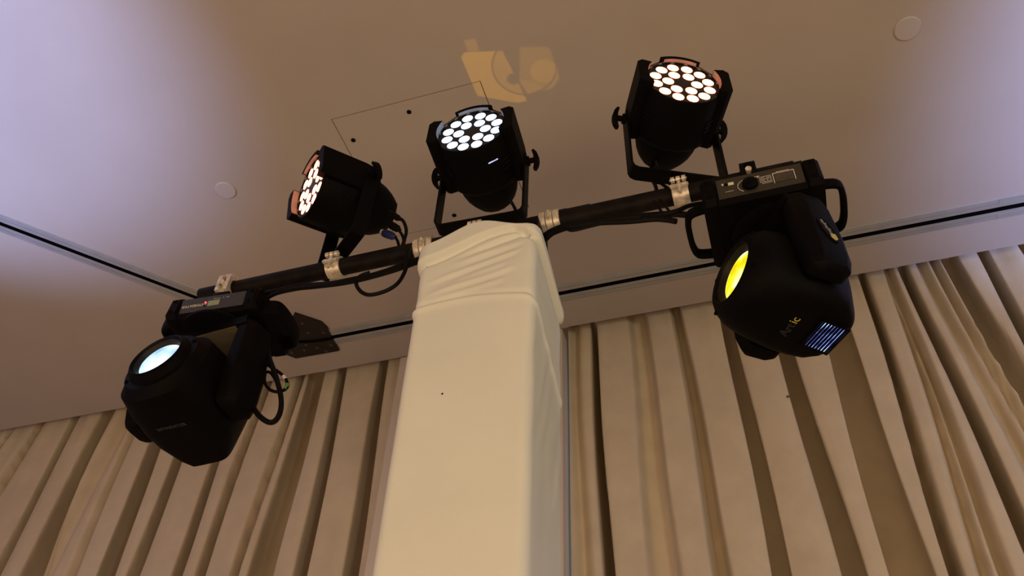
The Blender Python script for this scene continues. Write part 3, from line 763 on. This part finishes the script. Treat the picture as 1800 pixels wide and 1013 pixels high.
moving_head('moving_head', 'black moving head with white lit lens and red indicator under the left pipe end', -1.333, 1.43, 3.130, R(4), .078, .268, .22, (-1.338, 1.402, 2.89), R(175.5), R(10), 1.07, 'beam')

# ------------------------------------------------------------------ cables and plugs
def cable(name, label, pts, r, group=None, cat='cable', m=None):
    return tag(MB().tube(pts, r, 8, 5).build(name, m or RUBBER), label, cat, group)
cable('power_cable', 'thick black cable slung under the left arm of the pipe', [(-.771, 1.42, 3.282), (-.802, 1.41, 3.265), (-.85, 1.41, 3.252), (-.896, 1.4, 3.232), (-.945, 1.39, 3.220), (-1.019, 1.39, 3.222), (-1.109, 1.4, 3.248), (-1.184, 1.4, 3.248), (-1.234, 1.4, 3.244), (-1.284, 1.44, 3.25), (-1.30, 1.50, 3.22)], .0075)
cable('signal_cable', 'second black cable hanging just below the thick one on the left arm', [(-.773, 1.42, 3.271), (-.808, 1.41, 3.25), (-.854, 1.4, 3.230), (-.92, 1.4, 3.224), (-.977, 1.385, 3.207), (-1.056, 1.385, 3.216), (-1.122, 1.39, 3.23), (-1.191, 1.39, 3.226), (-1.241, 1.42, 3.226), (-1.29, 1.50, 3.20)], .006)
cable('signal_cable', 'black cable hanging in a loop under the pipe left of the tower', [(-.80, 1.43, 3.36), (-.799, 1.395, 3.30), (-.799, 1.395, 3.249), (-.798, 1.395, 3.218), (-.812, 1.395, 3.176), (-.841, 1.395, 3.155), (-.881, 1.395, 3.15), (-.908, 1.395, 3.161), (-.93, 1.395, 3.187), (-.94, 1.395, 3.215), (-.93, 1.395, 3.234), (-.905, 1.395, 3.24)], .0055)
cable('power_cable', 'black cable curving from the left LED can down to the pipe', [(-.865, 1.42, 3.482), (-.847, 1.42, 3.462), (-.832, 1.42, 3.418), (-.832, 1.42, 3.377), (-.84, 1.43, 3.36), (-.86, 1.44, 3.358)], .005)
cable('signal_cable', 'short black cable inside the curve behind the left LED can', [(-.864, 1.43, 3.442), (-.846, 1.43, 3.408), (-.84, 1.43, 3.38), (-.849, 1.435, 3.360)], .0045)
cable('signal_cable', 'short black cable from the blue connector to the left arm of the pipe', [(-.877, 1.44, 3.424), (-.865, 1.44, 3.403), (-.853, 1.44, 3.362)], .0045)
cable('power_cable', 'thick black cable looping out behind the white-lit moving head', [(-1.185, 1.43, 3.06), (-1.162, 1.42, 3.011), (-1.143, 1.42, 2.976), (-1.117, 1.42, 2.926), (-1.093, 1.42, 2.871), (-1.084, 1.42, 2.831), (-1.089, 1.42, 2.805), (-1.106, 1.42, 2.8), (-1.136, 1.42, 2.821), (-1.169, 1.43, 2.858), (-1.2, 1.45, 2.90)], .0068)
t = thing('safety_cable', 'thin coiled black cable with green tape behind the white-lit moving head', 'cable', (-1.13, 1.43, 2.95))
L = [(-1.19, 1.43, 3.02), (-1.168, 1.43, 2.999), (-1.137, 1.43, 2.975), (-1.109, 1.43, 2.949), (-1.092, 1.43, 2.92), (-1.096, 1.43, 2.906), (-1.118, 1.43, 2.903), (-1.144, 1.43, 2.917), (-1.164, 1.43, 2.944), (-1.178, 1.44, 2.985), (-1.165, 1.445, 2.985), (-1.143, 1.445, 2.955)]
MB().tube([(x+1.13, y-1.43, z-2.95) for x, y, z in L], .0042, 8, 5).build('cord', RUBBER, t)
MB().tube([(.0365, 0, -.027), (.038, 0, -.035), (.0345, 0, -.043)], .0052, 8, 4).build('green_band', GREEN, t)
MB().tube([(.018, 0, .002), (.022, 0, -.003), (.027, 0, -.010)], .0049, 8, 4).build('white_band', WHITE, t)
cable('power_cable', 'thick black cable slung under the right arm of the pipe', [(-.45, 1.44, 3.30), (-.425, 1.42, 3.268), (-.399, 1.41, 3.270), (-.351, 1.4, 3.268), (-.276, 1.4, 3.260), (-.204, 1.4, 3.250), (-.132, 1.4, 3.238), (-.084, 1.4, 3.226), (-.056, 1.4, 3.214)], .0085)
cable('power_cable', 'second thick black cable under the right arm with its end hanging loose', [(-.445, 1.44, 3.27), (-.42, 1.42, 3.255), (-.396, 1.41, 3.262), (-.347, 1.4, 3.259), (-.276, 1.395, 3.247), (-.196, 1.39, 3.222), (-.133, 1.39, 3.211), (-.099, 1.39, 3.197), (-.081, 1.39, 3.186)], .0075)
cable('signal_cable', 'black cable rising from the right cable bundle to the yellow-lit head', [(-.20, 1.40, 3.255), (-.174, 1.4, 3.246), (-.117, 1.39, 3.224), (-.075, 1.39, 3.224), (-.047, 1.4, 3.245), (-.015, 1.42, 3.268)], .006)
cable('signal_cable', 'thin black cable sagging below the right arm next to the tower', [(-.365, 1.405, 3.27), (-.357, 1.395, 3.255), (-.351, 1.395, 3.244), (-.335, 1.395, 3.237), (-.298, 1.395, 3.239), (-.261, 1.395, 3.241)], .004)
for k, p in enumerate(([(-.130, 1.40, 3.29), (-.119, 1.4, 3.262), (-.111, 1.4, 3.236)], [(-.113, 1.40, 3.29), (-.102, 1.4, 3.261), (-.088, 1.4, 3.224)])):
    cable('cable_tie', ('small black tie around the right cable bundle, nearer the tower', 'small black tie around the right cable bundle, nearer the silver clamp')[k], p, .0035, 'cable ties on the right arm', 'cable tie')
cable('power_cable', 'black cable dropping behind the right LED can to the pipe', [(-.118, 1.46, 3.60), (-.126, 1.5, 3.583), (-.136, 1.5, 3.547), (-.133, 1.5, 3.499), (-.126, 1.48, 3.44), (-.125, 1.46, 3.36)], .0055)
cable('signal_cable', 'thin black cable looped behind the yoke of the right LED can', [(-.118, 1.48, 3.56), (-.111, 1.5, 3.538), (-.096, 1.5, 3.486), (-.086, 1.5, 3.465), (-.088, 1.5, 3.445), (-.099, 1.5, 3.457), (-.115, 1.5, 3.483), (-.131, 1.5, 3.488)], .0045)
cable('signal_cable', 'short black cable below the white-blue LED can on the tower', [(-.555, 1.50, 3.56), (-.544, 1.52, 3.538), (-.538, 1.52, 3.51), (-.53, 1.5, 3.45), (-.53, 1.46, 3.36)], .005)
def plug(name, label, p0, p1, r, m):
    p0, p1 = Vector(p0), Vector(p1); t = thing(name, label, 'connector', p0)
    d = p1-p0
    b = MB(); b.cyl((0, 0, 0), d*.72, r, r, 14); b.cyl(d*.72, d, r*.8, r*.45, 14); b.build('body', m, t)
    k = MB()
    for i in range(3): k.cyl(d*(.12+.14*i), d*(.17+.14*i), r*1.08, n=14)
    k.build('grip', m, t); MB().cyl(-d*.18, (0, 0, 0), r*.85, n=14).build('collar', SILVER if m is BLUE else RUBBER, t)
plug('cable_plug', 'black connector highest of those at the back of the left LED can', (-.892, 1.42, 3.509), (-.857, 1.42, 3.472), .0095, RUBBER)
plug('cable_plug', 'black connector just above the blue one behind the left LED can', (-.893, 1.43, 3.472), (-.858, 1.43, 3.437), .011, RUBBER)
plug('cable_plug', 'blue connector at the back of the left LED can', (-.915, 1.44, 3.453), (-.873, 1.44, 3.421), .0115, BLUE)
plug('cable_plug', 'blue connector half hidden under the right LED can', (-.121, 1.488, 3.492), (-.098, 1.488, 3.470), .0085, BLUE)
